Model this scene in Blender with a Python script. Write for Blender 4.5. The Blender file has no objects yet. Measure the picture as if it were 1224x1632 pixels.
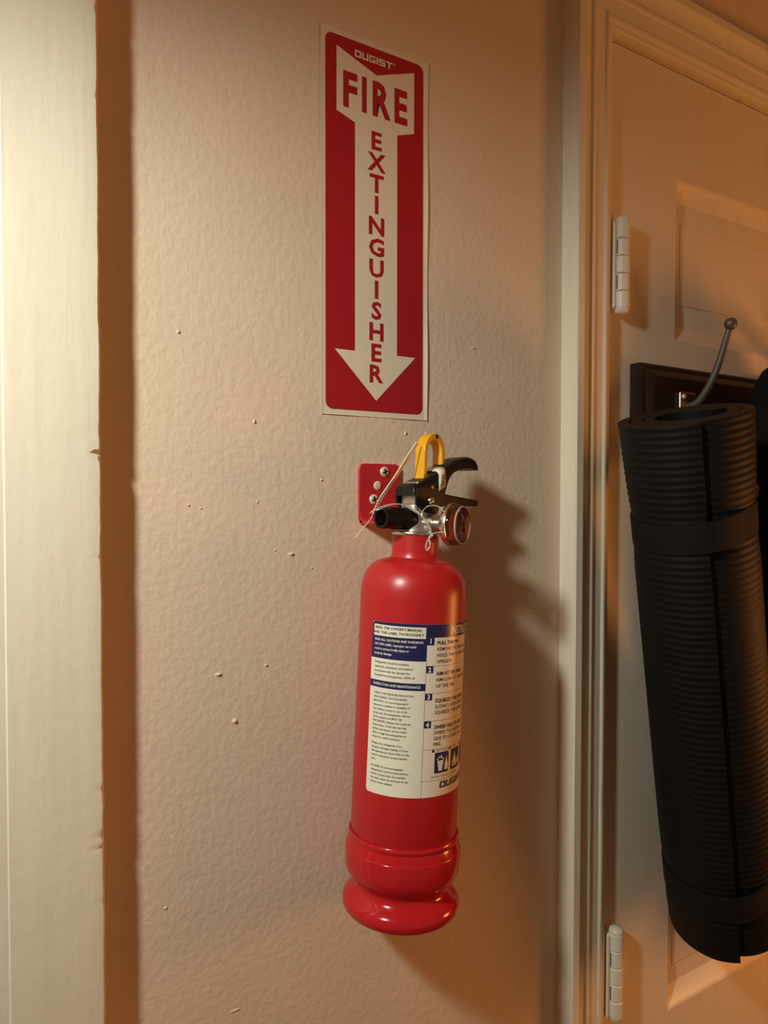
import bpy, bmesh, math, random
from mathutils import Vector, Matrix, noise

random.seed(7)
scene = bpy.context.scene
C = scene.collection
PI = math.pi

# ------------------------------------------------------------------ camera
YAW, PITCH, ROLL = math.radians(58.93), math.radians(-1.40), math.radians(0.07)
CAM = Vector((-0.2476, -0.5085, -0.0641))
fwd = Vector((math.cos(YAW)*math.cos(PITCH), math.sin(YAW)*math.cos(PITCH), math.sin(PITCH)))
rgt = Vector((math.sin(YAW), -math.cos(YAW), 0))
up = rgt.cross(fwd)
r2 = math.cos(ROLL)*rgt + math.sin(ROLL)*up
u2 = -math.sin(ROLL)*rgt + math.cos(ROLL)*up
cd = bpy.data.cameras.new('camera'); cam = bpy.data.objects.new('camera', cd); C.objects.link(cam)
cd.sensor_fit = 'VERTICAL'; cd.sensor_height = 36.0; cd.lens = 1130/1632*36.0
cd.clip_start = 0.01
cam.matrix_world = Matrix(((r2.x, u2.x, -fwd.x, CAM.x), (r2.y, u2.y, -fwd.y, CAM.y), (r2.z, u2.z, -fwd.z, CAM.z), (0, 0, 0, 1)))
scene.camera = cam

# ------------------------------------------------------------------ light
w = bpy.data.worlds.new('world'); scene.world = w; w.use_nodes = True
w.node_tree.nodes['Background'].inputs[0].default_value = (1.0, 0.56, 0.28, 1)
w.node_tree.nodes['Background'].inputs[1].default_value = 0.155

def aim(o, target):
    o.rotation_euler = (Vector(target) - o.location).to_track_quat('-Z', 'Y').to_euler()
for dz, e in ((0.022, 10.9), (-0.022, 10.9)):                 # twin-bulb torch-like lamp held off to the left
    ld = bpy.data.lights.new('white_lamp', 'SPOT'); lo = bpy.data.objects.new('white_lamp', ld); C.objects.link(lo)
    ld.energy = e; ld.color = (0.97, 1.0, 0.88); ld.shadow_soft_size = 0.028
    ld.spot_size = math.radians(94); ld.spot_blend = 1.0
    lo.location = (-0.575, -0.335, 0.275 + dz); aim(lo, (0.050, 0.0, -0.310 + dz))
ld = bpy.data.lights.new('orange_lamp', 'POINT'); lo = bpy.data.objects.new('orange_lamp', ld); C.objects.link(lo)
ld.energy = 11.5; ld.color = (1.0, 0.36, 0.085); ld.shadow_soft_size = 0.12
lo.location = (0.95, -0.55, -0.31)

scene.view_settings.view_transform = 'Standard'
scene.view_settings.look = 'None'
scene.view_settings.exposure = 0.0
scene.view_settings.gamma = 1.0
scene.view_settings.use_curve_mapping = False

# ------------------------------------------------------------------ materials
def mat(name, col, rough=0.5, metal=0.0, spec=0.5, coat=0.0):
    m = bpy.data.materials.new(name); m.use_nodes = True
    b = m.node_tree.nodes['Principled BSDF']
    b.inputs['Base Color'].default_value = (*col, 1); b.inputs['Roughness'].default_value = rough
    b.inputs['Metallic'].default_value = metal; b.inputs['Specular IOR Level'].default_value = spec
    b.inputs['Coat Weight'].default_value = coat; b.inputs['Coat Roughness'].default_value = 0.06
    return m
def nz(m, scale, strength, dist, vec_scale=(1, 1, 1), detail=3, col_amt=0.0, rough=0.5):
    """procedural noise relief (and optional slight colour mottling)"""
    nt = m.node_tree; b = nt.nodes['Principled BSDF']
    tc = nt.nodes.new('ShaderNodeTexCoord'); mp = nt.nodes.new('ShaderNodeMapping'); mp.inputs['Scale'].default_value = vec_scale
    n = nt.nodes.new('ShaderNodeTexNoise'); n.inputs['Scale'].default_value = scale; n.inputs['Detail'].default_value = detail
    n.inputs['Roughness'].default_value = rough
    nt.links.new(tc.outputs['Object'], mp.inputs[0]); nt.links.new(mp.outputs[0], n.inputs['Vector'])
    bp = nt.nodes.new('ShaderNodeBump'); bp.inputs['Strength'].default_value = strength; bp.inputs['Distance'].default_value = dist
    nt.links.new(n.outputs[0], bp.inputs['Height'])
    prev = b.inputs['Normal'].links[0].from_socket if b.inputs['Normal'].links else None
    if prev: nt.links.new(prev, bp.inputs['Normal'])
    nt.links.new(bp.outputs[0], b.inputs['Normal'])
    if col_amt:
        c = b.inputs['Base Color'].default_value
        r = nt.nodes.new('ShaderNodeValToRGB')
        r.color_ramp.elements[0].position = .3; r.color_ramp.elements[1].position = .7
        r.color_ramp.elements[0].color = (*(x*(1-col_amt) for x in c[:3]), 1); r.color_ramp.elements[1].color = (*(min(1, x*(1+col_amt)) for x in c[:3]), 1)
        nt.links.new(n.outputs[0], r.inputs[0]); nt.links.new(r.outputs[0], b.inputs['Base Color'])
    return m

M = {}
M['wall'] = mat('wall_paint', (0.74, 0.605, 0.465), 0.6, spec=0.3)
nz(M['wall'], 9, 0.12, 0.004, detail=2, col_amt=0.025)
nz(M['wall'], 170, 0.42, 0.0014, detail=2.5)
nz(M['wall'], 40, 0.09, 0.0012, vec_scale=(9, 9, 0.6), detail=3)
M['trim'] = mat('trim_paint', (0.77, 0.73, 0.59), 0.55, spec=0.25)
nz(M['trim'], 14, 0.3, 0.0016, vec_scale=(6, 6, 0.5), detail=3, col_amt=0.02)
nz(M['trim'], 120, 0.16, 0.001, detail=2)
M['door'] = mat('door_paint', (0.78, 0.70, 0.56), 0.38, spec=0.4)
nz(M['door'], 30, 0.12, 0.001, vec_scale=(4, 4, 0.5), detail=3, col_amt=0.02)
M['hinge'] = mat('painted_hinge', (0.76, 0.73, 0.62), 0.4)
M['floor'] = nz(mat('floor_boards', (0.25, 0.14, 0.07), 0.4), 12, 0.2, 0.002, (8, 1, 1), col_amt=.25)
M['red'] = nz(mat('red_enamel', (0.48, 0.014, 0.018), 0.33, spec=0.5), 500, 0.04, 0.0005)
M['redplastic'] = mat('red_gloss_plastic', (0.50, 0.012, 0.018), 0.14, spec=0.5)
M['redbracket'] = nz(mat('red_bracket_paint', (0.52, 0.022, 0.03), 0.36), 400, 0.08, 0.0004)
M['signwhite'] = nz(mat('sign_white_vinyl', (0.78, 0.70, 0.54), 0.36, spec=0.4), 25, 0.08, 0.002)
M['signred'] = nz(mat('sign_red_print', (0.40, 0.012, 0.022), 0.36, spec=0.4), 25, 0.08, 0.002)
M['labelwhite'] = mat('label_white', (0.80, 0.76, 0.64), 0.3)
M['navy'] = mat('label_navy', (0.016, 0.018, 0.085), 0.3)
M['ink'] = mat('label_black_ink', (0.02, 0.02, 0.022), 0.4)
M['yellow'] = nz(mat('yellow_plastic', (0.80, 0.40, 0.012), 0.34, spec=0.5), 300, 0.05, 0.0005)
M['black'] = nz(mat('black_plastic', (0.007, 0.0065, 0.0065), 0.36, spec=0.32), 500, 0.08, 0.0004)
M['rubber'] = mat('black_rubber', (0.014, 0.014, 0.015), 0.55)
M['hole'] = mat('dark_bore', (0.004, 0.004, 0.004), 0.8)
M['steel'] = mat('brushed_steel', (0.72, 0.70, 0.66), 0.24, metal=1.0)
M['valve'] = nz(mat('cast_valve_metal', (0.55, 0.52, 0.47), 0.34, metal=0.9), 300, 0.15, 0.0006)
M['screw'] = mat('zinc_screw', (0.74, 0.70, 0.58), 0.35, metal=0.25)
M['strap'] = mat('ivory_nylon_tie', (0.72, 0.62, 0.44), 0.4)
M['wire'] = mat('seal_wire', (0.78, 0.74, 0.68), 0.28, metal=0.45)
M['dial'] = mat('dial_red', (0.42, 0.07, 0.05), 0.5)
M['dialblack'] = mat('dial_black', (0.03, 0.028, 0.026), 0.5)
M['dialgreen'] = mat('dial_green', (0.06, 0.16, 0.06), 0.5)
M['mat'] = nz(mat('black_foam', (0.0065, 0.006, 0.0058), 0.6, spec=0.2), 900, 0.15, 0.0004)
M['webbing'] = nz(mat('black_webbing', (0.008, 0.007, 0.007), 0.75, spec=0.2), 700, 0.3, 0.0005)
M['cloth'] = nz(mat('black_cloth', (0.007, 0.007, 0.008), 0.85, spec=0.15), 250, 0.3, 0.001)
M['tan'] = mat('tan_lining', (0.40, 0.27, 0.15), 0.7)
M['darkwood'] = nz(mat('dark_stained_wood', (0.018, 0.007, 0.0055), 0.42, spec=0.35), 20, 0.15, 0.001, (1, 6, 10), col_amt=.3)
M['hook'] = mat('pewter_hook', (0.16, 0.145, 0.125), 0.5, metal=0.6)
M['hookplate'] = mat('nickel_plate', (0.55, 0.45, 0.38), 0.3, metal=1.0)
# clear gauge lens: plain transparent plastic with a gloss
m = bpy.data.materials.new('clear_lens'); m.use_nodes = True; nt = m.node_tree; nt.nodes.clear()
o_ = nt.nodes.new('ShaderNodeOutputMaterial'); t_ = nt.nodes.new('ShaderNodeBsdfTransparent'); g_ = nt.nodes.new('ShaderNodeBsdfGlossy'); g_.inputs['Roughness'].default_value = 0.04
x_ = nt.nodes.new('ShaderNodeMixShader'); f_ = nt.nodes.new('ShaderNodeFresnel'); f_.inputs[0].default_value = 1.5
t_.inputs[0].default_value = (0.93, 0.89, 0.86, 1)
nt.links.new(f_.outputs[0], x_.inputs[0]); nt.links.new(t_.outputs[0], x_.inputs[1]); nt.links.new(g_.outputs[0], x_.inputs[2]); nt.links.new(x_.outputs[0], o_.inputs[0])
M['lens'] = m
M['lensrim'] = mat('lens_rim_highlight', (0.50, 0.33, 0.28), 0.2)  # highlight round the clear lens edge, painted in as pale pink

# ------------------------------------------------------------------ helpers
def link(name, me, m, parent=None, smooth=None, loc=None):
    o = bpy.data.objects.new(name, me); C.objects.link(o)
    if m is not None:
        me.materials.clear(); me.materials.append(M[m] if isinstance(m, str) else m)
    if smooth is not None:
        for p in me.polygons: p.use_smooth = True
        try: me.set_sharp_from_angle(angle=math.radians(smooth))
        except Exception: pass
    if parent is not None: o.parent = parent
    if loc is not None: o.location = loc
    return o
def obj(name, vf, m, parent=None, smooth=None, loc=None, fix=True):
    me = bpy.data.meshes.new(name); me.from_pydata([tuple(v) for v in vf[0]], [], vf[1]); me.update()
    if fix:
        bm = bmesh.new(); bm.from_mesh(me); bmesh.ops.remove_doubles(bm, verts=bm.verts, dist=1e-7)
        bmesh.ops.recalc_face_normals(bm, faces=bm.faces); bm.to_mesh(me); bm.free()
    return link(name, me, m, parent, smooth, loc)
def merge(*l):
    V, F = [], []
    for v, f in l:
        n = len(V); V += list(v); F += [tuple(i+n for i in q) for q in f]
    return V, F
def box(x0, x1, y0, y1, z0, z1):
    V = [(x, y, z) for x in (x0, x1) for y in (y0, y1) for z in (z0, z1)]
    return V, [(0, 1, 3, 2), (4, 6, 7, 5), (0, 4, 5, 1), (2, 3, 7, 6), (0, 2, 6, 4), (1, 5, 7, 3)]
def rings(R, closed=True, cap0=False, cap1=False):
    n = len(R[0]); V = [p for r in R for p in r]; F = []
    for i in range(len(R)-1):
        for j in range(n if closed else n-1):
            k = (j+1) % n; F.append((i*n+j, i*n+k, (i+1)*n+k, (i+1)*n+j))
    if cap0: F.append(tuple(range(n-1, -1, -1)))
    if cap1: F.append(tuple((len(R)-1)*n+j for j in range(n)))
    return V, F
def frame(d):
    d = Vector(d).normalized(); a = Vector((0, 0, 1)) if abs(d.z) < 0.95 else Vector((1, 0, 0))
    x = a.cross(d).normalized(); return x, d.cross(x).normalized(), d
def lathe(prof, origin=(0, 0, 0), axis=(0, 0, 1), seg=64):
    """prof: list of (radius, distance along axis)"""
    x, y, d = frame(axis); o = Vector(origin); R = []
    for r, h in prof:
        r = max(r, 1e-6)
        R.append([o + d*h + (x*math.cos(2*PI*k/seg) + y*math.sin(2*PI*k/seg))*r for k in range(seg)])
    return rings(R)
def spline(P, n=8):
    P = [Vector(p) for p in P]; Q = [P[0]*2-P[1]] + P + [P[-1]*2-P[-2]]; out = []
    for i in range(1, len(Q)-2):
        a, b, c, d = Q[i-1], Q[i], Q[i+1], Q[i+2]
        for k in range(n):
            t = k/n; out.append(0.5*((2*b) + (c-a)*t + (2*a-5*b+4*c-d)*t*t + (3*b-a-3*c+d)*t**3))
    out.append(P[-1]); return out
def tube(P, r, seg=8, flat=None, normal=None):
    """r: number or function of 0..1; flat = (half width, half thickness) gives a ribbon"""
    R = []; n = len(P); prev = None
    for i, p in enumerate(P):
        d = (P[min(i+1, n-1)] - P[max(i-1, 0)]).normalized()
        if normal is not None: x = Vector(normal); x = (x - d*x.dot(d)).normalized()
        elif prev is None: x = frame(d)[0]
        else: x = (prev - d*prev.dot(d)).normalized()
        prev = x; y = d.cross(x); rr = r(i/(n-1)) if callable(r) else r
        if flat: a, b = flat[0]*rr, flat[1]*rr; R.append([p + x*b*sx + y*a*sy for sx, sy in ((1, 1), (-1, 1), (-1, -1), (1, -1))])
        else: R.append([p + (x*math.cos(2*PI*k/seg) + y*math.sin(2*PI*k/seg))*rr for k in range(seg)])
    return rings(R, True, True, True)
def prism(poly, e0, e1, fn):
    """2D polygon extruded between e0 and e1; fn(u, v, e) -> point"""
    n = len(poly); V = [fn(u, v, e0) for u, v in poly] + [fn(u, v, e1) for u, v in poly]
    F = [tuple(range(n)), tuple(range(2*n-1, n-1, -1))] + [(i, (i+1) % n, n+(i+1) % n, n+i) for i in range(n)]
    return V, F
def rrect(x0, x1, y0, y1, r, n=6):
    P = []
    for cx, cy, a in ((x1-r, y1-r, 0), (x0+r, y1-r, 90), (x0+r, y0+r, 180), (x1-r, y0+r, 270)):
        for k in range(n+1):
            t = math.radians(a + 90*k/n); P.append((cx + r*math.cos(t), cy + r*math.sin(t)))
    return P
def bevel(o, width, seg=2, angle=40):
    md = o.modifiers.new('bevel', 'BEVEL'); md.width = width; md.segments = seg; md.limit_method = 'ANGLE'; md.angle_limit = math.radians(angle)
    return o
def empty(name, loc=(0, 0, 0), rot=(0, 0, 0), parent=None):
    o = bpy.data.objects.new(name, None); C.objects.link(o); o.location = loc; o.rotation_euler = rot
    o.empty_display_size = 0.02
    if parent is not None: o.parent = parent
    return o
def tag(o, label=None, cat=None, group=None, kind=None):
    if label: o['label'] = label
    if cat: o['category'] = cat
    if group: o['group'] = group
    if kind: o['kind'] = kind
    return o
def struct(o): o['kind'] = 'structure'; return o

def text2d(body, cap, bold=0.0, shear=0.0, width=None, align='LEFT', xscale=1.0):
    """letters as flat triangles; cap = height of a capital; returns verts (x, y) and faces"""
    cu = bpy.data.curves.new('t', 'FONT'); cu.body = body; cu.size = 1.0; cu.offset = bold; cu.shear = shear
    cu.resolution_u = 2; cu.fill_mode = 'FRONT'
    to = bpy.data.objects.new('t', cu); C.objects.link(to)
    dg = bpy.context.evaluated_depsgraph_get(); ev = to.evaluated_get(dg); me = ev.to_mesh()
    k = cap/0.70
    V = [(v.co.x*k*xscale, v.co.y*k) for v in me.vertices]; F = [tuple(p.vertices) for p in me.polygons]
    ev.to_mesh_clear(); bpy.data.objects.remove(to); bpy.data.curves.remove(cu)
    if V:
        x0 = min(v[0] for v in V); x1 = max(v[0] for v in V)
        s = (width/(x1-x0)) if width else 1.0
        sh = {'LEFT': x0, 'CENTER': (x0+x1)/2, 'RIGHT': x1}[align]
        V = [((x-sh)*s, y) for x, y in V]
    return V, F
BLK = {  # squared logo lettering drawn as bars on a 6 x 5 grid: (x0, x1, y0, y1)
    'O': [(0, 6, 0, 1.2), (0, 6, 3.8, 5), (0, 1.5, 1.2, 3.8), (4.5, 6, 1.2, 3.8)],
    'U': [(0, 6, 0, 1.2), (0, 1.5, 1.2, 5), (4.5, 6, 1.2, 5)],
    'G': [(0, 6, 0, 1.2), (0, 6, 3.8, 5), (0, 1.5, 1.2, 3.8), (4.5, 6, 1.2, 2.8), (2.8, 4.5, 1.9, 2.8)],
    'I': [(0, 1.6, 0, 5)],
    'S': [(0, 6, 0, 1.2), (0, 6, 1.9, 3.1), (0, 6, 3.8, 5), (4.5, 6, 1.2, 1.9), (0, 1.5, 3.1, 3.8)],
    'T': [(0, 6, 3.8, 5), (2.2, 3.8, 0, 3.8)]}
def logo2d(word, cap, lean=0.0):
    V, F = [], []; x = 0; k = cap/5
    for ch in word:
        for a, b, c, d in BLK[ch]:
            n = len(V); V += [((x+a)*k+lean*c*k, c*k), ((x+b)*k+lean*c*k, c*k), ((x+b)*k+lean*d*k, d*k), ((x+a)*k+lean*d*k, d*k)]; F.append((n, n+1, n+2, n+3))
        x += (1.6 if ch == 'I' else 6) + 0.9
    return V, F
def shift(vf, dx, dy): return [(x+dx, y+dy) for x, y in vf[0]], vf[1]

# ================================================================== the setting
ZF, ZC = -1.50, 0.95
CX0, CX1 = 0.2614, 0.3205            # door casing (left leg): outer and inner edge
DTOP = 0.398                          # top of door
DX0, DX1 = 0.3265, 1.10
def quad_wall(name, x0, x1, z0, z1, nx=2, nzz=2): return box(x0, x1, 0.0, 0.10, z0, z1)
wall = struct(obj('wall_back', merge(box(-1.3, CX1, 0, .10, ZF, ZC), box(CX1, 1.12, 0, .10, DTOP+.006, ZC), box(1.12, 2.3, 0, .10, ZF, ZC)), 'wall', fix=False))
fl = struct(obj('floor', box(-1.3, 2.3, -2.2, .10, ZF-.03, ZF), 'floor'))
ce = struct(obj('ceiling', box(-1.3, 2.3, -2.2, .10, ZC, ZC+.03), 'wall'))
wr = struct(obj('wall_right', box(2.3, 2.4, -2.2, .10, ZF, ZC), 'wall'))

# paint lumps and nicks standing on the plaster
def lump(x, z, rx, rz, h, name='paint_lump'):
    V = [(x, -h, z)]; F = []; n = 9
    for k in range(n):
        a = 2*PI*k/n; j = .75+.5*random.random()
        V.append((x+rx*.5*math.cos(a)*j, -h*.8, z+rz*.5*math.sin(a)*j))
    for k in range(n):
        a = 2*PI*k/n; j = .8+.4*random.random(); V.append((x+rx*math.cos(a)*j, .0003, z+rz*math.sin(a)*j))
    for k in range(n):
        q = (k+1) % n; F += [(0, 1+k, 1+q), (1+k, 1+n+k, 1+n+q, 1+q)]
    return obj(name, (V, F), 'wall', wall, 60)
def wp(px, py, Y=0.0):
    """a spot of the photograph on the plane y = Y (used to place marks on the walls)"""
    d = r2*((px-612)/1130) + u2*(-(py-816)/1130) + fwd; return CAM + d*((Y-CAM.y)/d.y)
for px, py, a, b, h in ((464, 883, .0034, .0015, .0014), (348, 1075, .0030, .0017, .0014), (374, 1149, .0022, .0022, .0016), (284, 529, .0016, .0018, .0011),
                        (405, 672, .0012, .0022, .0012), (512, 765, .0012, .0012, .0009), (754, 555, .0042, .0018, .0009), (741, 155, .0022, .0032, .0008),
                        (646, 690, .0012, .0026, .0012), (679, 692, .0015, .0020, .0012), (424, 1060, .0018, .0012, .0010), (300, 805, .0012, .0010, .0009), (320, 810, .0012, .0010, .0008),
                        (438, 877, .001, .001, .0008), (497, 905, .001, .001, .0008), (842, 975, .0015, .003, .0008), (264, 1447, .0016, .0014, .0008), (375, 1610, .006, .0012, .0007), (410, 800, .001, .001, .0008)):
    p = wp(px, py); lump(p.x, p.z, a, b, h)

# door casing: moulded profile (u from outer edge inwards, depth from wall)
PROF = [(0, 0), (0, .0195), (.0012, .0208), (.0095, .0208), (.0108, .0196), (.0118, .0172), (.0160, .0142), (.0205, .0128), (.0250, .0126), (.0262, .0140), (.0285, .0146), (.0310, .0140),
        (.0322, .0124), (.0400, .0112), (.0462, .0108), (.0475, .0120), (.0498, .0124), (.0520, .0116), (.0535, .0098), (.0575, .0094), (.0591, .0080), (.0591, 0)]
HTOP = DTOP + .004                   # inner edge of head casing
R0 = [(CX0+u, -d, ZF) for u, d in PROF]; 
NST = 60; legs = []
for i in range(NST+1):
    r = []
    for u, d in PROF:
        zt = HTOP + (.0591-u); z = ZF + (zt-ZF)*i/NST
        j = 0.00035*noise.noise((z*60, u*400, 1.3)) if 0 < d else 0
        r.append((CX0+u+j, -d+j*.6, z))
    legs.append(r)
struct(obj('trim_1', rings(legs, False), 'trim', None, 35))
hd = []
for i in range(41):
    r = []
    for u, d in PROF:
        xs = CX0+u; x = xs + (1.18-xs)*i/40; r.append((x, -d + .0003*noise.noise((x*60, u*300, 4.)), HTOP+(.0591-u)))
    hd.append(r)
struct(obj('trim_2', rings(hd, False), 'trim', None, 35))
# jamb strip behind the casing
struct(obj('trim_3', merge(box(CX1-.004, CX1+.003, .0, .10, ZF, HTOP), box(CX1, 1.12, .004, .10, DTOP+.003, DTOP+.02)), 'trim'))

# left doorway casing: wide flat board with a knocked edge
TD = 0.0220
ex = wp(163, 788, -TD).x
secL = []
NZ = 900
for i in range(NZ+1):
    z = -1.0 + 1.9*i/NZ
    j = .0006*noise.noise((z*25, 0, 0)) + .00035*noise.noise((z*110, 3, 0))
    nk = 0.0
    for zc, wz, dp in ((-.0372, .0022, .0045), (-.0405, .002, .002), (-.105, .0016, .0012), (-.256, .003, .0016), (-.287, .004, .0022), (-.295, .003, .0026), (.245, .004, .001), (.19, .003, .0009), (-.33, .002, .001)):
        t = abs(z-zc)/wz
        if t < 1: nk += dp*(1-t)
    e = ex + j
    secL.append([(-.2225-.0030, 0, z), (-.2225-.0028, -TD+.004+.3*j, z), (-.2225, -TD+.0004, z), (-.205, -TD+.2*j, z), (e-.012, -TD+.15*j, z), (e-.0040-nk*.9, -TD+.0001, z), (e-.0016-nk*.6, -TD+.0004+nk*.35, z), (e-.0004-nk*.35, -TD+.0016+nk*.5, z), (e, -TD+.0040+nk*.3, z), (e-.001, 0, z)])
struct(obj('trim_4', rings(secL, False), 'trim', None, 25))
struct(obj('trim_5', box(-.34, -.2228, -.0205, 0, ZF, ZC), 'trim'))

# ------------------------------------------------------------------ the door
door = struct(empty('door_1', (DX0, 0, ZF)))
def D(name, vf, m='door', sm=None, par=None): 
    return obj(name, ([Vector(v) - Vector((DX0, 0, ZF)) for v in vf[0]], vf[1]), m, par or door, sm)
FY, BY = 0.001, 0.036
PX = [(.434, .655), (.765, .985)]
PZ = [(.106, .2834), (-.648, -.004), (-1.36, -.80)]
D('stile', box(DX0, PX[0][0], FY, BY, ZF+.01, DTOP))
D('stile', box(PX[1][1], DX1, FY, BY, ZF+.01, DTOP))
for a, b in ((PZ[0][1], DTOP), (PZ[1][1], PZ[0][0]), (PZ[2][1], PZ[1][0]), (ZF+.01, PZ[2][0])):
    D('rail', box(PX[0][0], PX[1][1], FY, BY, a, b))
for a, b in PZ: D('mullion', box(PX[0][1], PX[1][0], FY, BY, a, b))
for x0, x1 in PX:
    for z0, z1 in PZ:
        st = [(0, 0, FY), (.001, .0015, FY+.0006), (.0035, .0040, FY+.0026), (.0040, .0050, FY+.0036), (.0085, .0185, FY+.0095), (.0092, .0200, FY+.0102), (.0100, .0215, FY+.0100), (.0180, .0430, FY+.0086), (.0186, .0440, FY+.0076)]
        R = [[(x0+t, y, z0+q), (x1-t, y, z0+q), (x1-t, y, z1-q), (x0+t, y, z1-q)] for t, q, y in st]
        D('panel', rings(R, True, False, True), 'door', 25)
# hinges: five knuckles, leaf and ball tips, thick with paint
def hinge(zc):
    hx, hy, r = DX0+.0085, -.0105, .0078
    L = .088; k = L/5
    leaf = D('hinge', merge(box(hx-.0115, hx-.0035, -.0105, -.0075, zc-L/2+.001, zc+L/2-.001), box(hx-.010, hx-.006, -.009, .004, zc-L/2, zc+L/2)), 'hinge')
    bevel(leaf, .0008)
    off = Vector((DX0, 0, ZF))
    for i in range(5):
        z0 = zc-L/2+k*i; rr = r*(1.0 if i % 2 == 0 else .965)
        v = lathe([(0, z0+.0003), (rr-.0008, z0+.0003), (rr, z0+.0012), (rr, z0+k-.0012), (rr-.0008, z0+k-.0003), (0, z0+k-.0003)], (hx, hy, 0), seg=28)
        obj('knuckle', ([Vector(p)-off for p in v[0]], v[1]), 'hinge', leaf, 40)
        if i % 2 == 1:
            v = box(hx-.0078, hx-.0060, -.0112, -.0100, z0+.002, z0+k-.002)
            obj('knuckle_gap', ([Vector(p)-off for p in v[0]], v[1]), 'hole', leaf)
    v = lathe([(0, zc+L/2-.001), (r*.92, zc+L/2-.001), (r*.98, zc+L/2+.002), (r*.8, zc+L/2+.0048), (r*.35, zc+L/2+.006), (0, zc+L/2+.0062)], (hx, hy, 0), seg=28)
    obj('pin_cap', ([Vector(p)-off for p in v[0]], v[1]), 'hinge', leaf, 50)
    v = lathe([(0, zc-L/2-.0055), (r*.6, zc-L/2-.005), (r*.9, zc-L/2-.003), (r*.95, zc-L/2+.001), (0, zc-L/2+.001)], (hx, hy, 0), seg=28)
    obj('pin_cap', ([Vector(p)-off for p in v[0]], v[1]), 'hinge', leaf, 50)
hinge(.169); hinge(-.563); hinge(-1.28)

# ------------------------------------------------------------------ coat rail with hook
RZ0, RZ1, RX0, RX1 = -.030, .0735, .361, .98
rail = tag(empty('coat_hook_rail', (RX0, 0, RZ0)), 'dark stained wooden hook rail fixed to the panelled door', 'coat rail')
def RL(name, vf, m, sm=None, par=None): return obj(name, ([Vector(v)-Vector((RX0, 0, RZ0)) for v in vf[0]], vf[1]), m, par or rail, sm)
st = [(0, .0), (0, -.013), (.002, -.0145), (.006, -.0150), (.010, -.0185), (.0135, -.0205)]
RL('board', rings([[(RX0+t, y, RZ0+t), (RX1-t, y, RZ0+t), (RX1-t, y, RZ1-t), (RX0+t, y, RZ1-t)] for t, y in st], True, True, True), 'darkwood', 25)
def coat_hook(x):
    z = .034
    pl = bevel(RL('hook_plate', box(x-.017, x+.010, -.0235, -.0205, z-.030, z+.012), 'hookplate'), .0012)
    P = spline([(x, -.022, z-.004), (x, -.034, z+.002), (x+.0005, -.047, z+.020), (x+.001, -.056, z+.040), (x+.001, -.0625, z+.060), (x+.0015, -.066, z+.072)], 8)
    RL('hook_arm', tube(P, lambda t: .0043-.0014*t, 12), 'hook', 60, pl)
    RL('hook_knob', lathe([(0, -.0066)] + [(.0064*math.cos(a), .0064*math.sin(a)) for a in [math.radians(-80+10*k) for k in range(17)]] + [(0, .0066)], (x+.0017, -.0675, z+.0765), seg=24), 'hook', 60, pl)
    P = spline([(x, -.022, z-.020), (x, -.034, z-.028), (x, -.046, z-.026), (x, -.050, z-.014)], 8)
    RL('lower_hook', tube(P, .0038, 10), 'hook', 60, pl)
    for dz in (.007, -.026): RL('plate_screw', lathe([(0, .0018), (.0022, .0014), (.003, 0)], (x-.011, -.0235, z+dz), (0, -1, 0), 16), 'screw', 50, pl)
coat_hook(.429); coat_hook(.668)

# ------------------------------------------------------------------ rolled mat
TOP = Vector((.2975, -.115, .006)); BOT = Vector((.424, -.0765, -.497))
MR = .0590
ax = (TOP-BOT).normalized(); ML = (TOP-BOT).length
mx = rgt - ax*rgt.dot(ax); mx.normalize()           # roughly image right
my = ax.cross(mx)                                    # points away from / towards the viewer
if my.dot(fwd) > 0: my = -my                         # my towards the viewer
roll = tag(empty('rolled_exercise_mat', BOT), 'black ribbed foam mat rolled up and hung in front of the door', 'exercise mat')
TH = .0092; TURNS = 2.7
SEAM = math.radians(103)                              # outer end of the sheet, as angle from image right towards viewer
def spiral(npts):
    """centre line radius and angle, outermost first"""
    return [(MR - TH*.5 - TH*1.14*TURNS*t, SEAM + 2*PI*TURNS*t) for t in [i/npts for i in range(npts+1)]]
S = spiral(230)
NR = 560
Vm, Fm = [], []
def section(h, rib):
    pts = []
    wob = 1 + .012*math.sin(h*9+1)
    sq = 1.0
    for zc, wz, dp in ((.425, .018, .040), (.062, .018, .030)):           # cinched under the straps
        t = (h-zc)/wz; sq -= dp*math.exp(-t*t*.5)
    flare = 1.0 + .025*max(0, (h-.44)/.06)**1.5 - .03*math.exp(-((h)/.02)**2)
    n = len(S)
    for i, (r, a) in enumerate(S):
        ro = (r + TH*.5)*wob*sq*flare + rib*(1 if i < n/TURNS*1.02 else .5)
        if i < 5: ro -= .0022*(1-i/5)
        pts.append(BOT + ax*h + (mx*math.cos(a) + my*math.sin(a))*ro - BOT)
    for r, a in reversed(S):
        ri = (r - TH*.5)*wob*flare*(.5+.5*sq)
        pts.append(BOT + ax*h + (mx*math.cos(a) + my*math.sin(a))*max(ri, .002) - BOT)
    return pts
hs = [ML*i/NR for i in range(NR+1)]
RR = [section(h, .00030*math.sin(2*PI*h/.0063)) for h in hs]
n = len(RR[0]); ns = len(S)
Vm, Fm = rings(RR, True)
for base, flip in ((0, True), (NR*n, False)):
    for i in range(ns-1):
        q = (base+i, base+i+1, base+n-2-i, base+n-1-i); Fm.append(q[::-1] if flip else q)
obj('mat_sheet', (Vm, Fm), 'mat', roll, 60, fix=False)
def sag(a):
    f = ((a-SEAM) % (2*PI))/(2*PI)
    return TH*1.14*(f if f < .88 else .88*(1-f)/.12)
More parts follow.
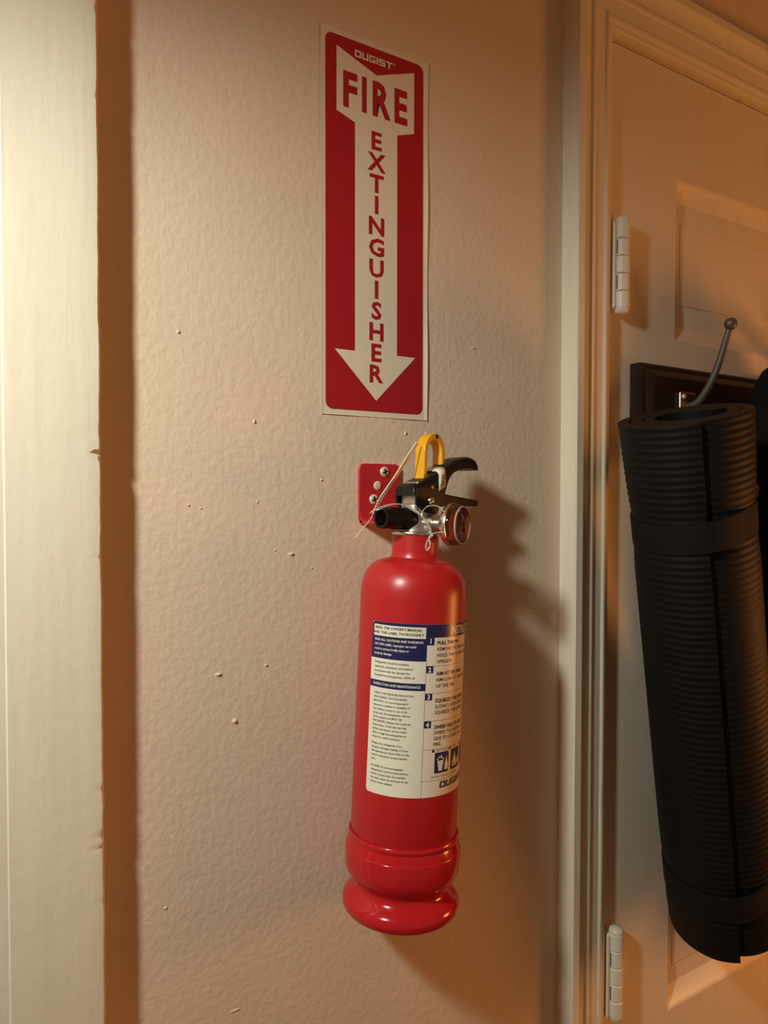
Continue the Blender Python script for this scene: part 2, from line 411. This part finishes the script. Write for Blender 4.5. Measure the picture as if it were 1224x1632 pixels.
def band(hc, hw, rad, nm='strap_band'):
    R = []
    for dh, rr in ((-hw, rad-.0012), (-hw, rad+.0014), (hw, rad+.0014), (hw, rad-.0012), (-hw, rad-.0012)):
        R.append([ax*(hc+dh + .003*math.cos(2*PI*k/72)) + (mx*math.cos(2*PI*k/72)+my*math.sin(2*PI*k/72))*(rr - sag(2*PI*k/72)) for k in range(72)])
    return obj(nm, rings(R), 'webbing', roll, 40)
b1 = band(.425, .013, MR*(1-.036)*(1+.012*math.sin(.425*9+1))+.0004); b2 = band(.062, .013, MR*(1-.027)*(1+.012*math.sin(.062*9+1))+.0004)
# carrying strap from the upper band to the hook behind
A = ax*.425 + my*(-MR*.96) + mx*(.01)
P = spline([A, A + Vector((.015, .012, .02)), Vector((.4295, -.050, .0155))-BOT + Vector((-.03, -.012, -.012)), Vector((.4295, -.0475, .0085))-BOT + Vector((0, 0, .004)), Vector((.445, -.050, -.02))-BOT, ax*.40 - my*MR*.7 + mx*(MR*.78), ax*.25 - my*MR*.72 + mx*(MR*.80), ax*.09 - my*MR*.7 + mx*MR*.78, ax*.062 - my*MR*.72 + mx*MR*.70], 8)
obj('carry_strap', tube(P, 1.0, flat=(.011, .0009), normal=(0.2, 1, 0.1)), 'webbing', roll, 40)

# ------------------------------------------------------------------ dark garment on the next hook
JX = .545
jk = tag(empty('hanging_bag', (JX, -.03, -.42)), 'black fabric bag hanging behind the rolled mat at the right frame edge', 'bag')
R = []
for i in range(60):
    t = i/59; z = .080 - t*.61
    wx = .040 + .047*min(1, t*7)**.5 + .003*math.sin(t*20); wy = .030+.026*min(1, t*7)**.5
    if t > .93: q = ((t-.93)/.07)**2; wx *= 1-.5*q; wy *= 1-.5*q
    xo = .22*max(0, -.30-z)
    r = []
    for k in range(64):
        a = 2*PI*k/64
        ct, s_ = math.cos(a), math.sin(a)
        px_ = wx*math.copysign(abs(ct)**.8, ct); py_ = wy*math.copysign(abs(s_)**.8, s_)
        f = 1 + .018*math.sin(a*7+t*5) + .02*noise.noise((ct*2, s_*2, t*8))
        r.append((px_*f+xo, -.056 + py_*f*.96, z+.42))
    R.append(r)
obj('bag_body', rings(R, True, True, True), 'cloth', jk, 60)
P = spline([(.025, -.050, .492), (.06, -.030, .512), (.123, -.020, .4805), (.118, -.030, .455), (.075, -.045, .44)], 8)
obj('bag_handle', tube(P, 1.0, flat=(.008, .0012), normal=(0, 1, 0)), 'webbing', jk, 40)
V = spline([(-.086, -.052, .365), (-.092, -.050, .342), (-.088, -.050, .312), (-.080, -.054, .292)], 6)
obj('lining_flap', tube(V, lambda t: .6+1.2*math.sin(PI*t), flat=(.009, .0012), normal=(.4, -1, 0)), 'tan', jk, 50)

# ================================================================== the sign
sign = tag(empty('extinguisher_sign', (0, 0, 0)), 'tall red and white arrow sign sticker on wall above the extinguisher', 'sign')
SW, SH = .1016, .3048
def lift(x, z):
    t = max(0.0, (x-.0985)/(.0031)); s = max(0.0, (.0024-x)/.0024)
    l = .0013*t*(.35+.65*math.sin(z*23+.5)**2) + .0004*s + .0005*max(0, (.0028-z)/.0028)*(.5+.5*math.sin(x*90))
    return l
xs = [0, .0012, .0024, .0044] + [.0044+(.0928)*i/10 for i in range(1, 11)] + [.0985, .0995, .1006, SW]
zs = [0, .0014, .0028, .0044] + [.0044+(.296)*i/60 for i in range(1, 61)] + [.3020, SH]
V = [(x, -.0004-lift(x, z), z) for z in zs for x in xs]; nx = len(xs)
F = [(j*nx+i, j*nx+i+1, (j+1)*nx+i+1, (j+1)*nx+i) for j in range(len(zs)-1) for i in range(nx-1)]
nb = len(V); V += [(x, y+.00022, z) for x, y, z in V]; F += [tuple(nb+i for i in f[::-1]) for f in F]
bd = [i for i in range(nx)] + [j*nx+nx-1 for j in range(1, len(zs))] + [(len(zs)-1)*nx+i for i in range(nx-2, -1, -1)] + [j*nx for j in range(len(zs)-2, 0, -1)]
F += [(bd[k], nb+bd[k], nb+bd[(k+1) % len(bd)], bd[(k+1) % len(bd)]) for k in range(len(bd))]
sheet = obj('vinyl_sheet', (V, F), 'signwhite', sign, 40, fix=False)
def onwall(y): return lambda u, v, e: (u, y, v)
def flat(name, poly, y, m, par): return obj(name, ([(u, y, v) for u, v in poly], [tuple(range(len(poly)))]), m, par, fix=False)
flat('red_field', rrect(.0041, .0969, .0046, .3003, .0062, 8), -.00065, 'signred', sheet)
cxs = .0507
arrow = [(.0139, .2918), (cxs, .2788), (.0875, .2918), (.0875, .2411), (.0708, .2355), (.0708, .0526), (.0892, .0526), (cxs, .0135), (.0122, .0526), (.0306, .0526), (.0306, .2355), (.0139, .2411)]
flat('arrow', arrow, -.00085, 'signwhite', sheet)
def sign_text(body, cap, x, z, m, bold, width=None, align='CENTER', xscale=1.0, name='lettering', src=None):
    V, F = src or text2d(body, cap, bold, 0, width, align, xscale)
    o = obj(name, ([(x+a, -.00105, z+b) for a, b in V], F), m, sheet, fix=False); return o
for ch, xa, xb in (('F', .0198, .0325), ('I', .0369, .0412), ('R', .0469, .0642), ('E', .0679, .0805)):
    V, F = text2d(ch, .0284, .036, 0, xb-xa, 'LEFT')
    y0 = min(v[1] for v in V); y1 = max(v[1] for v in V)
    V = [(x, (y-y0)/(y1-y0)*.0285) for x, y in V]
    sign_text(ch, 0, xa, .2455, 'signred', 0, src=(V, F))
WORD = 'EXTINGUISHER'
zt, zb = .2330, .0283
pitch = (zt-zb-.0148)/11
for i, ch in enumerate(WORD):
    V, F = text2d(ch, .0148, .030, 0, None, 'CENTER', 1.0)
    y0 = min(v[1] for v in V); y1 = max(v[1] for v in V)
    V = [(x, (y-y0)/(y1-y0)*.0148) for x, y in V]
    sign_text(ch, 0, cxs, zt-.0148-pitch*i, 'signred', 0, src=(V, F))
lv = logo2d('OUGIST', .0056); wl = max(v[0] for v in lv[0])
sign_text('', 0, .0303, .2877, 'signwhite', 0, src=([(x*.0352/wl, y) for x, y in lv[0]], lv[1]))
ring = rings([[(r*math.cos(2*PI*k/16), r*math.sin(2*PI*k/16)) for k in range(16)] for r in (.0008, .0011)])
sign_text('', 0, .0672, .2925, 'signwhite', 0, src=ring)
sign_text('R', .0009, .0672, .29205, 'signwhite', .01)

# ================================================================== extinguisher
EXT = empty('fire_extinguisher', (.0455, -.0472, -.384), (math.radians(-0.6), math.radians(3.15), 0))
tag(EXT, 'small red dry-powder fire extinguisher with yellow pull ring hanging on wall', 'fire extinguisher')
BR = .0413
def E_(name, vf, m, par=None, sm=None, fix=True): return obj(name, vf, m, par or EXT, sm, fix=fix)
shoulder = [(.0184+(BR-.0184)*math.sin(a)**.86, .2435+.0265*math.cos(a)**.92) for a in [math.radians(90-6*k) for k in range(0, 15)]]
prof = [(0, .030), (BR-.002, .032), (BR, .036), (BR, .12), (BR, .2400)] + shoulder + [(.0190, .2712), (.0184, .2730), (.0182, .2760), (.0182, .2885), (.0170, .2890), (0, .2890)]
body = E_('cylinder_body', lathe(prof, seg=128), 'red', sm=45)
cup = E_('base_cup', lathe([(0, .004), (.034, .004), (.0405, .0012), (.0433, .0008), (.0448, .0026), (.0455, .0060), (.0450, .0090), (.0432, .0116), (.0403, .0140), (.0376, .0165), (.0362, .0190), (.0362, .0215), (.0378, .0240),
                             (.0408, .0268), (.0432, .0300), (.0443, .0332), (.0447, .0375), (.0448, .0400), (.0448, .0488), (.0447, .0494), (.0444, .0498), (.0441, .0500), (.0431, .0545), (.0427, .0556), (.0425, .0562), (.0426, .0570), (.0430, .0576), (.0431, .0588), (.0429, .0598), (.0424, .0606), (.0418, .0608), (.0412, .0604), (.0411, .0560)], seg=128), 'redplastic', sm=38)
E_('neck_collar', lathe([(0, .2885), (.0186, .2885), (.0189, .2890), (.0189, .2908), (.0184, .2914), (.0120, .2916), (0, .2916)], seg=64), 'steel', sm=40)

h = Vector((.98, .20, 0)).normalized()         # lever direction
nn = Vector((.20, -.98, 0)).normalized()       # across the lever, towards the room
g = Vector((.47, -.883, 0)).normalized()       # gauge direction
Z = Vector((0, 0, 1))
def L(s, z, e): return h*s + Z*z + nn*e
# valve body
def boxh(s0, s1, e0, e1, z0, z1): return prism([(s0, z0), (s1, z0), (s1, z1), (s0, z1)], e0, e1, L)
vb = E_('valve_body', merge(lathe([(0, .2914), (.0135, .2914), (.0140, .2922), (.0125, .2955), (.0110, .2975), (.0110, .3120), (.0100, .3130), (0, .3130)], seg=48),
                            boxh(-.0090, .0085, -.0085, .0085, .306, .3300)), 'valve', sm=40)
bevel(vb, .0006)
# nozzle
nd = -h
nozO = Vector((0, 0, .3010))
noz = E_('discharge_nozzle', lathe([(0, .006), (.0086, .006), (.0092, .0075), (.0092, .0125), (.0086, .0140), (.0081, .0260), (.0083, .0330), (.0085, .0370), (.0080, .0380), (.0062, .0380), (.0058, .0370), (.0050, .0200), (0, .0200)], nozO, nd, 48), 'black', sm=35)
E_('nozzle_bore', lathe([(0, .0205), (.0049, .0205)], nozO, nd, 32), 'hole', noz)
for k in range(10):
    a = 2*PI*k/10; x, y, d = frame(nd); c = nozO + (x*math.cos(a)+y*math.sin(a))*.0081
    E_('grip_rib', tube([c + d*.0145, c + d*.0290], .0007, 6), 'black', noz)
# gauge arm and gauge
gO = Vector((0, 0, .2980))
ga = E_('gauge_stem', lathe([(0, .008), (.0072, .008), (.0072, .0125), (.0082, .0128), (.0082, .0170), (.0074, .0172), (.0068, .0180), (.0074, .0188), (.0068, .0196), (.0074, .0204), (.0068, .0212), (.0074, .0220), (.0068, .0228), (.0072, .0238), (.0072, .0270), (0, .0270)], gO, g, 40), 'steel', sm=35)
gd = .0265
gc = E_('gauge_case', lathe([(0, gd), (.0120, gd), (.0152, gd+.0012), (.0164, gd+.0034), (.0166, gd+.0052), (.0164, gd+.0060), (.0158, gd+.0062), (.0150, gd+.0048), (0, gd+.0046)], gO, g, 64), 'steel', sm=35)
dl = E_('gauge_dial', lathe([(0, gd+.0052), (.0148, gd+.0052)], gO, g, 48), 'dial', gc)
gx, gy, gz = frame(g)
def dial_pt(r, deg, o): a = math.radians(deg); return gO + g*(gd+o) + (gx*math.sin(a) + gy*math.cos(a))*r
def arc(r0, r1, a0, a1, o, k=14): 
    return rings([[dial_pt(r, a0+(a1-a0)*i/k, o) for i in range(k+1)] for r in (r0, r1)], False)
E_('dial_black_zone', arc(.0085, .0128, -140, -32, .0055), 'dialblack', gc, fix=False)
E_('dial_green_zone', arc(.0085, .0128, -30, 30, .0055), 'dialgreen', gc, fix=False)
E_('dial_black_zone', arc(.0085, .0128, 32, 140, .0055), 'dialblack', gc, fix=False)
E_('dial_needle', merge(tube([dial_pt(.003, 190, .0062), dial_pt(.0105, 8, .0062)], lambda t: .0006-.0004*t, 6), lathe([(0, gd+.0052), (.0016, gd+.0052), (.0014, gd+.0070), (0, gd+.0072)], gO, g, 16)), 'screw', gc)
E_('gauge_lens', lathe([(.0160, gd+.0060), (.0160, gd+.0078), (.0152, gd+.0098), (.0143, gd+.0128), (.0137, gd+.0135), (0, gd+.0138)], gO, g, 64), 'lens', gc, 35)
E_('lens_rim', lathe([(.0143, gd+.0126), (.0147, gd+.0132), (.0143, gd+.0140), (.0137, gd+.0140), (.0135, gd+.0134), (.0143, gd+.0126)], gO, g, 64), 'lensrim', gc, 50)
# small black plug behind the gauge
pd = Vector((.995, -.10, 0)).normalized()
E_('valve_plug', lathe([(0, .008), (.0046, .008), (.0046, .0440), (.0040, .0465), (.0026, .0475), (0, .0475)], Vector((0, 0, .2965)), pd, 28), 'black', sm=40)

# upper lever: domed inverted channel following a bent profile (s, z) of its crest
crest = [(-.0150, .3190), (-.0135, .3262), (-.0090, .3290), (.0000, .3330), (.0100, .3380), (.0200, .3432), (.0270, .3472), (.0340, .3510), (.0420, .3535), (.0490, .3545), (.0550, .3534), (.0590, .3502), (.0600, .3465)]
lower = [(-.0135, .3212), (-.0120, .3215), (-.0085, .3215), (.0000, .3200), (.0100, .3180), (.0190, .3200), (.0240, .3330), (.0290, .3390), (.0350, .3420), (.0420, .3440), (.0490, .3450), (.0540, .3450), (.0575, .3446), (.0595, .3442)]
hw = .0105
def smooth2(P, n=4): return [(v.x, v.y) for v in spline([(a, b, 0) for a, b in P], n)]
cs, ls = smooth2(crest, 4), smooth2(lower[:13], 4)
R = []
for (s1, z1), (s0, z0) in zip(cs, ls):
    r = []
    for e, f in ((-1, .0), (-1, .55), (-1, .80), (-.93, .92), (-.75, .985), (-.3, 1.0), (.3, 1.0), (.75, .985), (.93, .92), (1, .80), (1, .55), (1, .0)):
        zz = z0 + (z1-z0)*f if f < .6 else z1 - .0024*(1-f)/.2
        ss = s0 + (s1-s0)*min(1, f*1.2)
        r.append(L(ss, min(zz, z1), e*hw))
    R.append(r)
ul = E_('upper_lever', rings(R, True, True, True), 'black', sm=42)
# lower lever with rivet
pl = [(-.0040, .3080), (.0060, .3075), (.0130, .3108), (.0300, .3135), (.0610, .3140), (.0640, .3146), (.0644, .3178), (.0620, .3194), (.0300, .3216), (.0080, .3236), (-.0040, .3220)]
ll = bevel(E_('lower_lever', prism(pl, -.0088, .0088, L), 'black'), .0009, 2, 30)
for e0 in (.0100, -.0116):
    bevel(E_('lever_cheek', prism([(-.0128, .3125), (-.0020, .3065), (.0120, .3060), (.0165, .3220), (.0120, .3270), (-.0128, .3255)], e0, e0+.0016, L), 'black'), .0004)
E_('lever_rivet', lathe([(0, -.0138), (.0022, -.0136), (.0030, -.0126), (.0030, .0126), (.0024, .0138), (.0010, .0143), (0, .0143)], L(.0030, .3160, 0), nn, 24), 'steel', sm=50)
E_('return_spring_bar', boxh(.0215, .0240, -.007, .007, .3150, .3345), 'valve')
# white seal band over the lever with print
sb = []
for e, dz in ((1.16, -.0150), (1.13, -.0075), (1.10, -.0022), (.97, -.0003), (.70, .0010), (0, .0012), (-.70, .0010), (-.97, -.0003), (-1.10, -.0024), (-1.12, -.010)):
    sb.append([L(.0115 + .004*(1 if dz < -.003 else 0)*0, .33885 + dz, e*hw), L(.0190, .3429 + dz, e*hw)])
seal = E_('seal_band', rings(sb, False), 'labelwhite', sm=60, fix=False)
md = seal.modifiers.new('thick', 'SOLIDIFY'); md.thickness = .0003
V, F = text2d('SEAL', .0042, .02, 0, .0105, 'CENTER')
E_('seal_print', ([L(.0152 + b - .0019, .3323 - a, hw*1.16+.0006) for a, b in V], F), 'ink', seal, fix=False)

# yellow pull ring (an arch standing on the lever) with pin
ra, T = .0119, .0038
outer, inner = [], []
N = 40
s_c, z_c = .0125, .3560
for i in range(N+1):
    t = i/N
    if t < .25: q = t/.25; so, zo = -ra*(1-.03*(1-q)), -.0215+.0195*q; si, zi = -ra+T, zo
    elif t > .75: q = (1-t)/.25; so, zo = ra*(1-.03*(1-q)), -.0105+.0085*q; si, zi = ra-T, zo
    else:
        a = PI*(1-(t-.25)/.5); so, zo = ra*math.cos(a), -.002+.0160*math.sin(a); si, zi = (ra-T)*math.cos(a), -.002+.0105*math.sin(a)
    outer.append((so, zo)); inner.append((si, zi))
R = []
for (so, zo), (si, zi) in zip(outer, inner):
    R.append([L(s_c+so, z_c+zo, .0053), L(s_c+so, z_c+zo, -.0053), L(s_c+si, z_c+zi, -.0053), L(s_c+si, z_c+zi, .0053)])
pr = bevel(E_('pull_ring', rings(R, True, True, True), 'yellow', sm=40), .0008, 3, 50)
E_('ring_foot', boxh(s_c-ra+.0002, s_c-ra+.0045, -.0053, .0053, .3310, .3362), 'yellow', pr)
E_('ring_notch', boxh(s_c+.0000, s_c+.0024, .0049, .00555, z_c+.0100, z_c+.0130), 'hole', pr)
E_('pull_pin', tube([L(.004, .3265, -.0095), L(.004, .3265, .0125)], .0012, 10), 'steel', pr, 50)
# ivory cable tie from the ring to the wall side of the nozzle, and silver seal wire
def pxp(x, y, depth_off=0.0):
    """spot of the photograph at the extinguisher's own distance (minus an offset towards the room), in its local frame"""
    base = EXT.location + Vector((.013, 0, .30))
    dd = r2*((x-612)/1130) + u2*(-(y-816)/1130) + fwd
    dist = (base-CAM).dot(fwd) - depth_off
    return MW.inverted() @ (CAM + dd*dist)
MW = Matrix.LocRotScale(EXT.location, EXT.rotation_euler, None)
P = spline([pxp(665, 706, .000), pxp(650, 728, .004), pxp(634, 754, .008), pxp(618, 778, .012), pxp(607, 794, .016), pxp(598, 812, .026), pxp(590, 828, .026), pxp(578, 842, .024), pxp(567, 857, .020)], 6)
tie = E_('cable_tie', tube(P, lambda t: 1.0 if t < .45 else max(.38, 1.0-1.5*(t-.45)), flat=(.0014, .0005), normal=tuple(MW.inverted().to_3x3() @ (rgt*.5-fwd*.1+up*.3))), 'strap', sm=40)
wr_ = []
wr_.append([pxp(590, 818, .030), pxp(596, 813, .033), pxp(610, 807, .030), pxp(628, 803, .024), pxp(645, 805, .020), pxp(660, 812, .020), pxp(672, 822, .022), pxp(682, 836, .024), pxp(687, 850, .024), pxp(686, 857, .023)])
wr_.append([pxp(592, 815, .030), pxp(604, 812, .033), pxp(618, 806, .030), pxp(634, 804, .024), pxp(648, 808, .020), pxp(662, 816, .020), pxp(674, 824, .021), pxp(684, 840, .024), pxp(688, 853, .024)])
wr_.append([pxp(672, 824, .022), pxp(673, 816, .021), pxp(680, 808, .019), pxp(690, 805.5, .021), pxp(700, 808, .025), pxp(708, 816, .029)])
wr_.append([pxp(686, 856, .023), pxp(681, 862, .022), pxp(678, 872, .021), pxp(681, 877, .021), pxp(685, 872, .022), pxp(684, 862, .023), pxp(687, 853, .024), pxp(696, 849, .026), pxp(708, 848, .030)])
wr_.append([pxp(683, 859, .023), pxp(680, 868, .022), pxp(682, 875, .0215), pxp(686, 867, .022), pxp(685, 858, .023)])
sw = E_('seal_wire', tube(spline(wr_[0], 6), .00042, 6), 'wire', sm=60)
for q in wr_[1:]: E_('wire_strand', tube(spline(q, 6), .00036, 6), 'wire', sw, 60)
E_('wire_crimp', tube([pxp(684, 858, .023), pxp(688, 853, .0245)], .0011, 8), 'wire', sw, 60)

# ---------------------------------------------------------------- printed label wrapped round the cylinder
B0 = math.radians(236.6 + 16.0)          # bearing of the vertical divider between the two columns
Zt, Zb = .2245, .0985
def zl(y): return Zt - (y-998)/283*(Zt-Zb)
def wrap(s, z, r): a = B0 + s/r0; return (r*math.cos(a), r*math.sin(a), z)
r0 = BR
XL, XR = -.0438, .0860
def patch(s0, s1, z0, z1, off):
    n = max(1, int((s1-s0)/.0010)); V, F = [], []
    for i in range(n+1):
        s = s0+(s1-s0)*i/n; V += [wrap(s, z0, BR+off), wrap(s, z1, BR+off)]
    return V, [(2*i, 2*i+2, 2*i+3, 2*i+1) for i in range(n)]
def round_patch(s0, s1, z0, z1, off, rad):
    n = int((s1-s0)/.0006); V, F = [], []
    for i in range(n+1):
        s = s0+(s1-s0)*i/n; d = min(s-s0, s1-s); c = 0
        if d < rad: c = rad - math.sqrt(max(0, rad*rad-(rad-d)**2))
        V += [wrap(s, z0+c, BR+off), wrap(s, z1-c, BR+off)]
    return V, [(2*i, 2*i+2, 2*i+3, 2*i+1) for i in range(n)]
lab = E_('instruction_label', round_patch(XL, XR, Zb, Zt, .00010, .0022), 'labelwhite', sm=30, fix=False)
def P_(name, vf, m): return E_(name, vf, m, lab, 30, False)
# navy areas (left column, header, tabs)
P_('navy_header', merge(patch(XL+.0012, 0, zl(1003), Zt-.00002, .00018), patch(0, XR-.0012, zl(1019.5), Zt-.00002, .00018)), 'navy')
P_('navy_border', patch(XL+.0001, XL+.0017, zl(1022), Zt-.0014, .00018), 'navy')
P_('navy_border', patch(-.0011, 0, zl(1022), zl(1003), .00018), 'navy')
P_('navy_panel', patch(XL, 0, zl(1058.5), zl(1021.5), .00018), 'navy')
P_('navy_band', patch(XL, 0, zl(1106.5), zl(1094.8), .00018), 'navy')
for y0, y1 in ((1018, 1032), (1066, 1077.5), (1111, 1122), (1156, 1167.5)):
    P_('number_tab', patch(0, .0056, zl(y1), zl(y0), .00018), 'navy')
P_('column_rule', patch(-.0001, .00012, Zb, zl(1058), .00020), 'ink')
for y in (1066, 1111, 1156, 1203, 1254.5): P_('row_rule', patch(0, XR, zl(y)-.0001, zl(y)+.0001, .00020), 'ink')
def para(lines, s, y, pitch, cap, m, bold, width=None, shear=0, xs=1.0, align='LEFT', name='label_text'):
    """text block; y is the pixel row of the first line's middle"""
    parts = []
    for i, t in enumerate(lines):
        if not t: continue
        wd = None
        V, F = text2d(t, cap, bold, shear, None, align, xs)
        zc = zl(y + pitch*i) - cap/2
        parts.append(([wrap(s+a, zc+b, BR+.00026) for a, b in V], F))
    return P_(name, merge(*parts), m)
K = .000445
para(["READ THE OWNER'S MANUAL", "AND THIS LABEL THOROUGHLY."], -.0225, 1007.8, 7.6, .00185, 'ink', .022, shear=.2, xs=1.02, align='CENTER')
para(["READ ALL CAUTIONS AND WARNINGS", "ON THIS LABEL. Improper use could", "result in serious bodily injury or", "property damage."], XL+.0030, 1027.5, 7.5, .00168, 'labelwhite', .018, xs=.89)
para(["Extinguisher should be installed,", "inspected, maintained, and tested in", "accordance with the Standard for", "Portable Fire Extinguishers, NFPA-10."], XL+.0040, 1064.5, 7.2, .00150, 'ink', .012, xs=.98)
para(["INSPECTION AND MAINTENANCE:"], XL+.0034, 1100.6, 7, .00178, 'labelwhite', .016, xs=.93)
para(["CHECK THE PRESSURE INDICATOR", "AND INSPECT EXTINGUISHER", "MONTHLY, or more frequently if", "exposed to weather or vandalism. If", "the indicator pointer is not in the", "green area, the extinguisher will not", "work properly and MUST BE", "DISCARDED. Examine the nozzle for", "obstructions. Check that the ring", "pull pin and tamper seal are intact.", "Heft or weigh the extinguisher to", "ensure it is within tolerance."], XL+.0042, 1115.5, 6.55, .00142, 'ink', .012, xs=.98)
para(["Replace the extinguisher if it is", "dropped, damaged, leaking, or if any", "discrepancies are found. Refer to the", "owner's manual for annual mainten-", "ance."], XL+.0042, 1198, 6.55, .00142, 'ink', .012, xs=.98)
para(["Per NFPA-10, non-rechargeable", "extinguishers must be removed from", "service 12 years after the manufac-", "ture date, which can be found on the", "bottom of the cylinder."], XL+.0042, 1235.5, 6.55, .00142, 'ink', .012, xs=.98)
para(["INSTRUCTIONS"], .0203, 1008.5, 1, .0060, 'labelwhite', .03, xs=.72)
for n_, y in (('1', 1025), ('2', 1072), ('3', 1116.5), ('4', 1162)): para([n_], .0028, y, 1, .0034, 'labelwhite', .03, align='CENTER')
RX = .0082
for bt, lt, y, pt in ((["PULL THE PIN"], ["REMOVE THE PIN AND", "HOLD THE EXTINGUISHER", "UPRIGHT."], 1028, 10.2), (["AIM AT THE BASE"], ["AIM LOW AT THE BASE", "OF THE FIRE."], 1078.5, 10.2), (["SQUEEZE THE LEVER"], ["SLOWLY AND EVENLY", "SQUEEZE THE LEVER."], 1123, 9.6), (["SWEEP SIDE TO SIDE"], ["SWEEP THE NOZZLE", "SIDE TO COVER THE", "FIRE."], 1166.5, 9.3)):
    para(bt, RX, y, pt, .0026, 'ink', .022, xs=.98)
    para(lt, RX, y+pt, pt, .0025, 'ink', .002, xs=.98)
# pictograms: bin with flame, flame over vessel
def poly_patch(pts, s, z, sc, off): return [wrap(s+a*sc, z+b*sc, BR+off) for a, b in pts], [tuple(range(len(pts)))]
for k, s in enumerate((.0098, .0262, .0426)):
    z0 = zl(1243); hgt = zl(1209)-z0
    P_('pictogram', round_patch(s, s+.0135, z0, z0+hgt, .00020, .0009), 'navy')
    sc = hgt
    if k == 0:
        shp = [poly_patch([(.16, .60), (.24, .10), (.46, .10), (.54, .60)], s, z0, sc, .0003), poly_patch([(.12, .64), (.58, .64), (.58, .70), (.12, .70)], s, z0, sc, .0003),
               poly_patch([(.20, .72), (.26, .84), (.34, .76), (.40, .90), (.48, .72)], s, z0, sc, .0003), poly_patch([(.62, .12), (.84, .12), (.88, .34), (.78, .58), (.76, .82), (.68, .60), (.62, .40)], s, z0, sc, .0003)]
    elif k == 1:
        shp = [poly_patch([(.14, .12), (.52, .12), (.56, .38), (.42, .62), (.36, .90), (.22, .60), (.12, .36)], s, z0, sc, .0003), poly_patch([(.60, .20), (.86, .20), (.80, .50), (.66, .50)], s, z0, sc, .0003)]
    else:
        shp = [poly_patch([(.20, .15), (.80, .15), (.80, .50), (.20, .50)], s, z0, sc, .0003), poly_patch([(.40, .52), (.60, .52), (.64, .70), (.52, .90), (.38, .70)], s, z0, sc, .0003)]
    P_('pictogram_mark', merge(*shp), 'labelwhite')
    P_('warning_triangle', poly_patch([(0, 0), (.0030, 0), (.0015, .0026)], s-.003, zl(1207.5), 1, .0003), 'ink')
para(["TRASH - WOOD - PAPER"], .0105, 1205.5, 1, .0010, 'ink', .0); para(["LIQUIDS"], .028, 1205.5, 1, .0010, 'ink', .0)
para(["ORDINARY COMBUSTIBLES"], .0072, 1248.5, 1, .0010, 'ink', .0); para(["FLAMMABLES"], .027, 1248.5, 1, .0010, 'ink', .0)
lv = logo2d('OUGIST', .0046, 0.12)
P_('logo', ([wrap(.0150+x*1.0, zl(1268)+y, BR+.00026) for x, y in lv[0]], lv[1]), 'ink')

# ================================================================== wall bracket
bk = tag(empty('wall_bracket', (.053, 0, -.062)), 'red steel hanging bracket screwed to wall behind the extinguisher valve', 'bracket')
def K_(name, vf, m, par=None, sm=None): return obj(name, ([Vector(v)-Vector((.053, 0, -.062)) for v in vf[0]], vf[1]), m, par or bk, sm)
pz0, pz1, px0, px1 = -.0875, -.0385, .0336, .0730
bp = bevel(K_('back_plate', prism(rrect(px0, px1, pz0, pz1, .005), 0, -.0028, lambda u, v, e: (u, e, v)), 'redbracket', None, 30), .0006, 2, 50)
# bent foot and fork reaching out under the valve collar
fz = pz0 + .0012
foot = [(px0+.001, -.001), (px1-.001, -.001), (px1-.002, -.020), (px1+.008, -.036), (px1+.008, -.050), (px1+.003, -.054), (px1-.0005, -.051), (px1-.0005, -.046), (px1-.006, -.0385), (px0+.0205, -.0315), (px0+.012, -.0385), (px0+.010, -.046), (px0+.010, -.051), (px0+.006, -.054), (px0+.001, -.050), (px0+.001, -.020)]
bevel(K_('fork', prism(foot, fz-.0013, fz+.0013, lambda u, v, e: (u, v, e)), 'redbracket'), .0005)
bevel(K_('bent_flange', merge(prism([(-.0005, fz-.001), (-.007, fz-.001), (-.004, fz+.004), (-.0025, fz+.010), (-.0005, fz+.010)], px0+.001, px1-.001, lambda u, v, e: (e, u, v))), 'redbracket'), .0005)
def screw(px, py):
    p = wp(px, py, -.003)
    s = K_('screw', lathe([(0, .0016), (.0025, .0014), (.0038, .0008), (.0043, 0), (.0043, -.0006)], (p.x, -.0028, p.z), (0, -1, 0), 28), 'screw', None, 40)
    for a in (.35, .35+PI/2):
        c, q = math.cos(a), math.sin(a)
        K_('cross_slot', prism([(-.0026, -.00055), (.0026, -.00055), (.0026, .00055), (-.0026, .00055)], -.0043, -.00475, lambda u, v, e: (p.x+u*c-v*q, e, p.z+u*q+v*c)), 'hole', s)
screw(613, 752); screw(596, 796)
p = wp(602, 774, -.003)
K_('spare_hole', lathe([(0, .0009), (.0020, .0009), (.0034, .0005), (.0038, 0)], (p.x, -.0028, p.z), (0, -1, 0), 24), 'wall', None, 50)
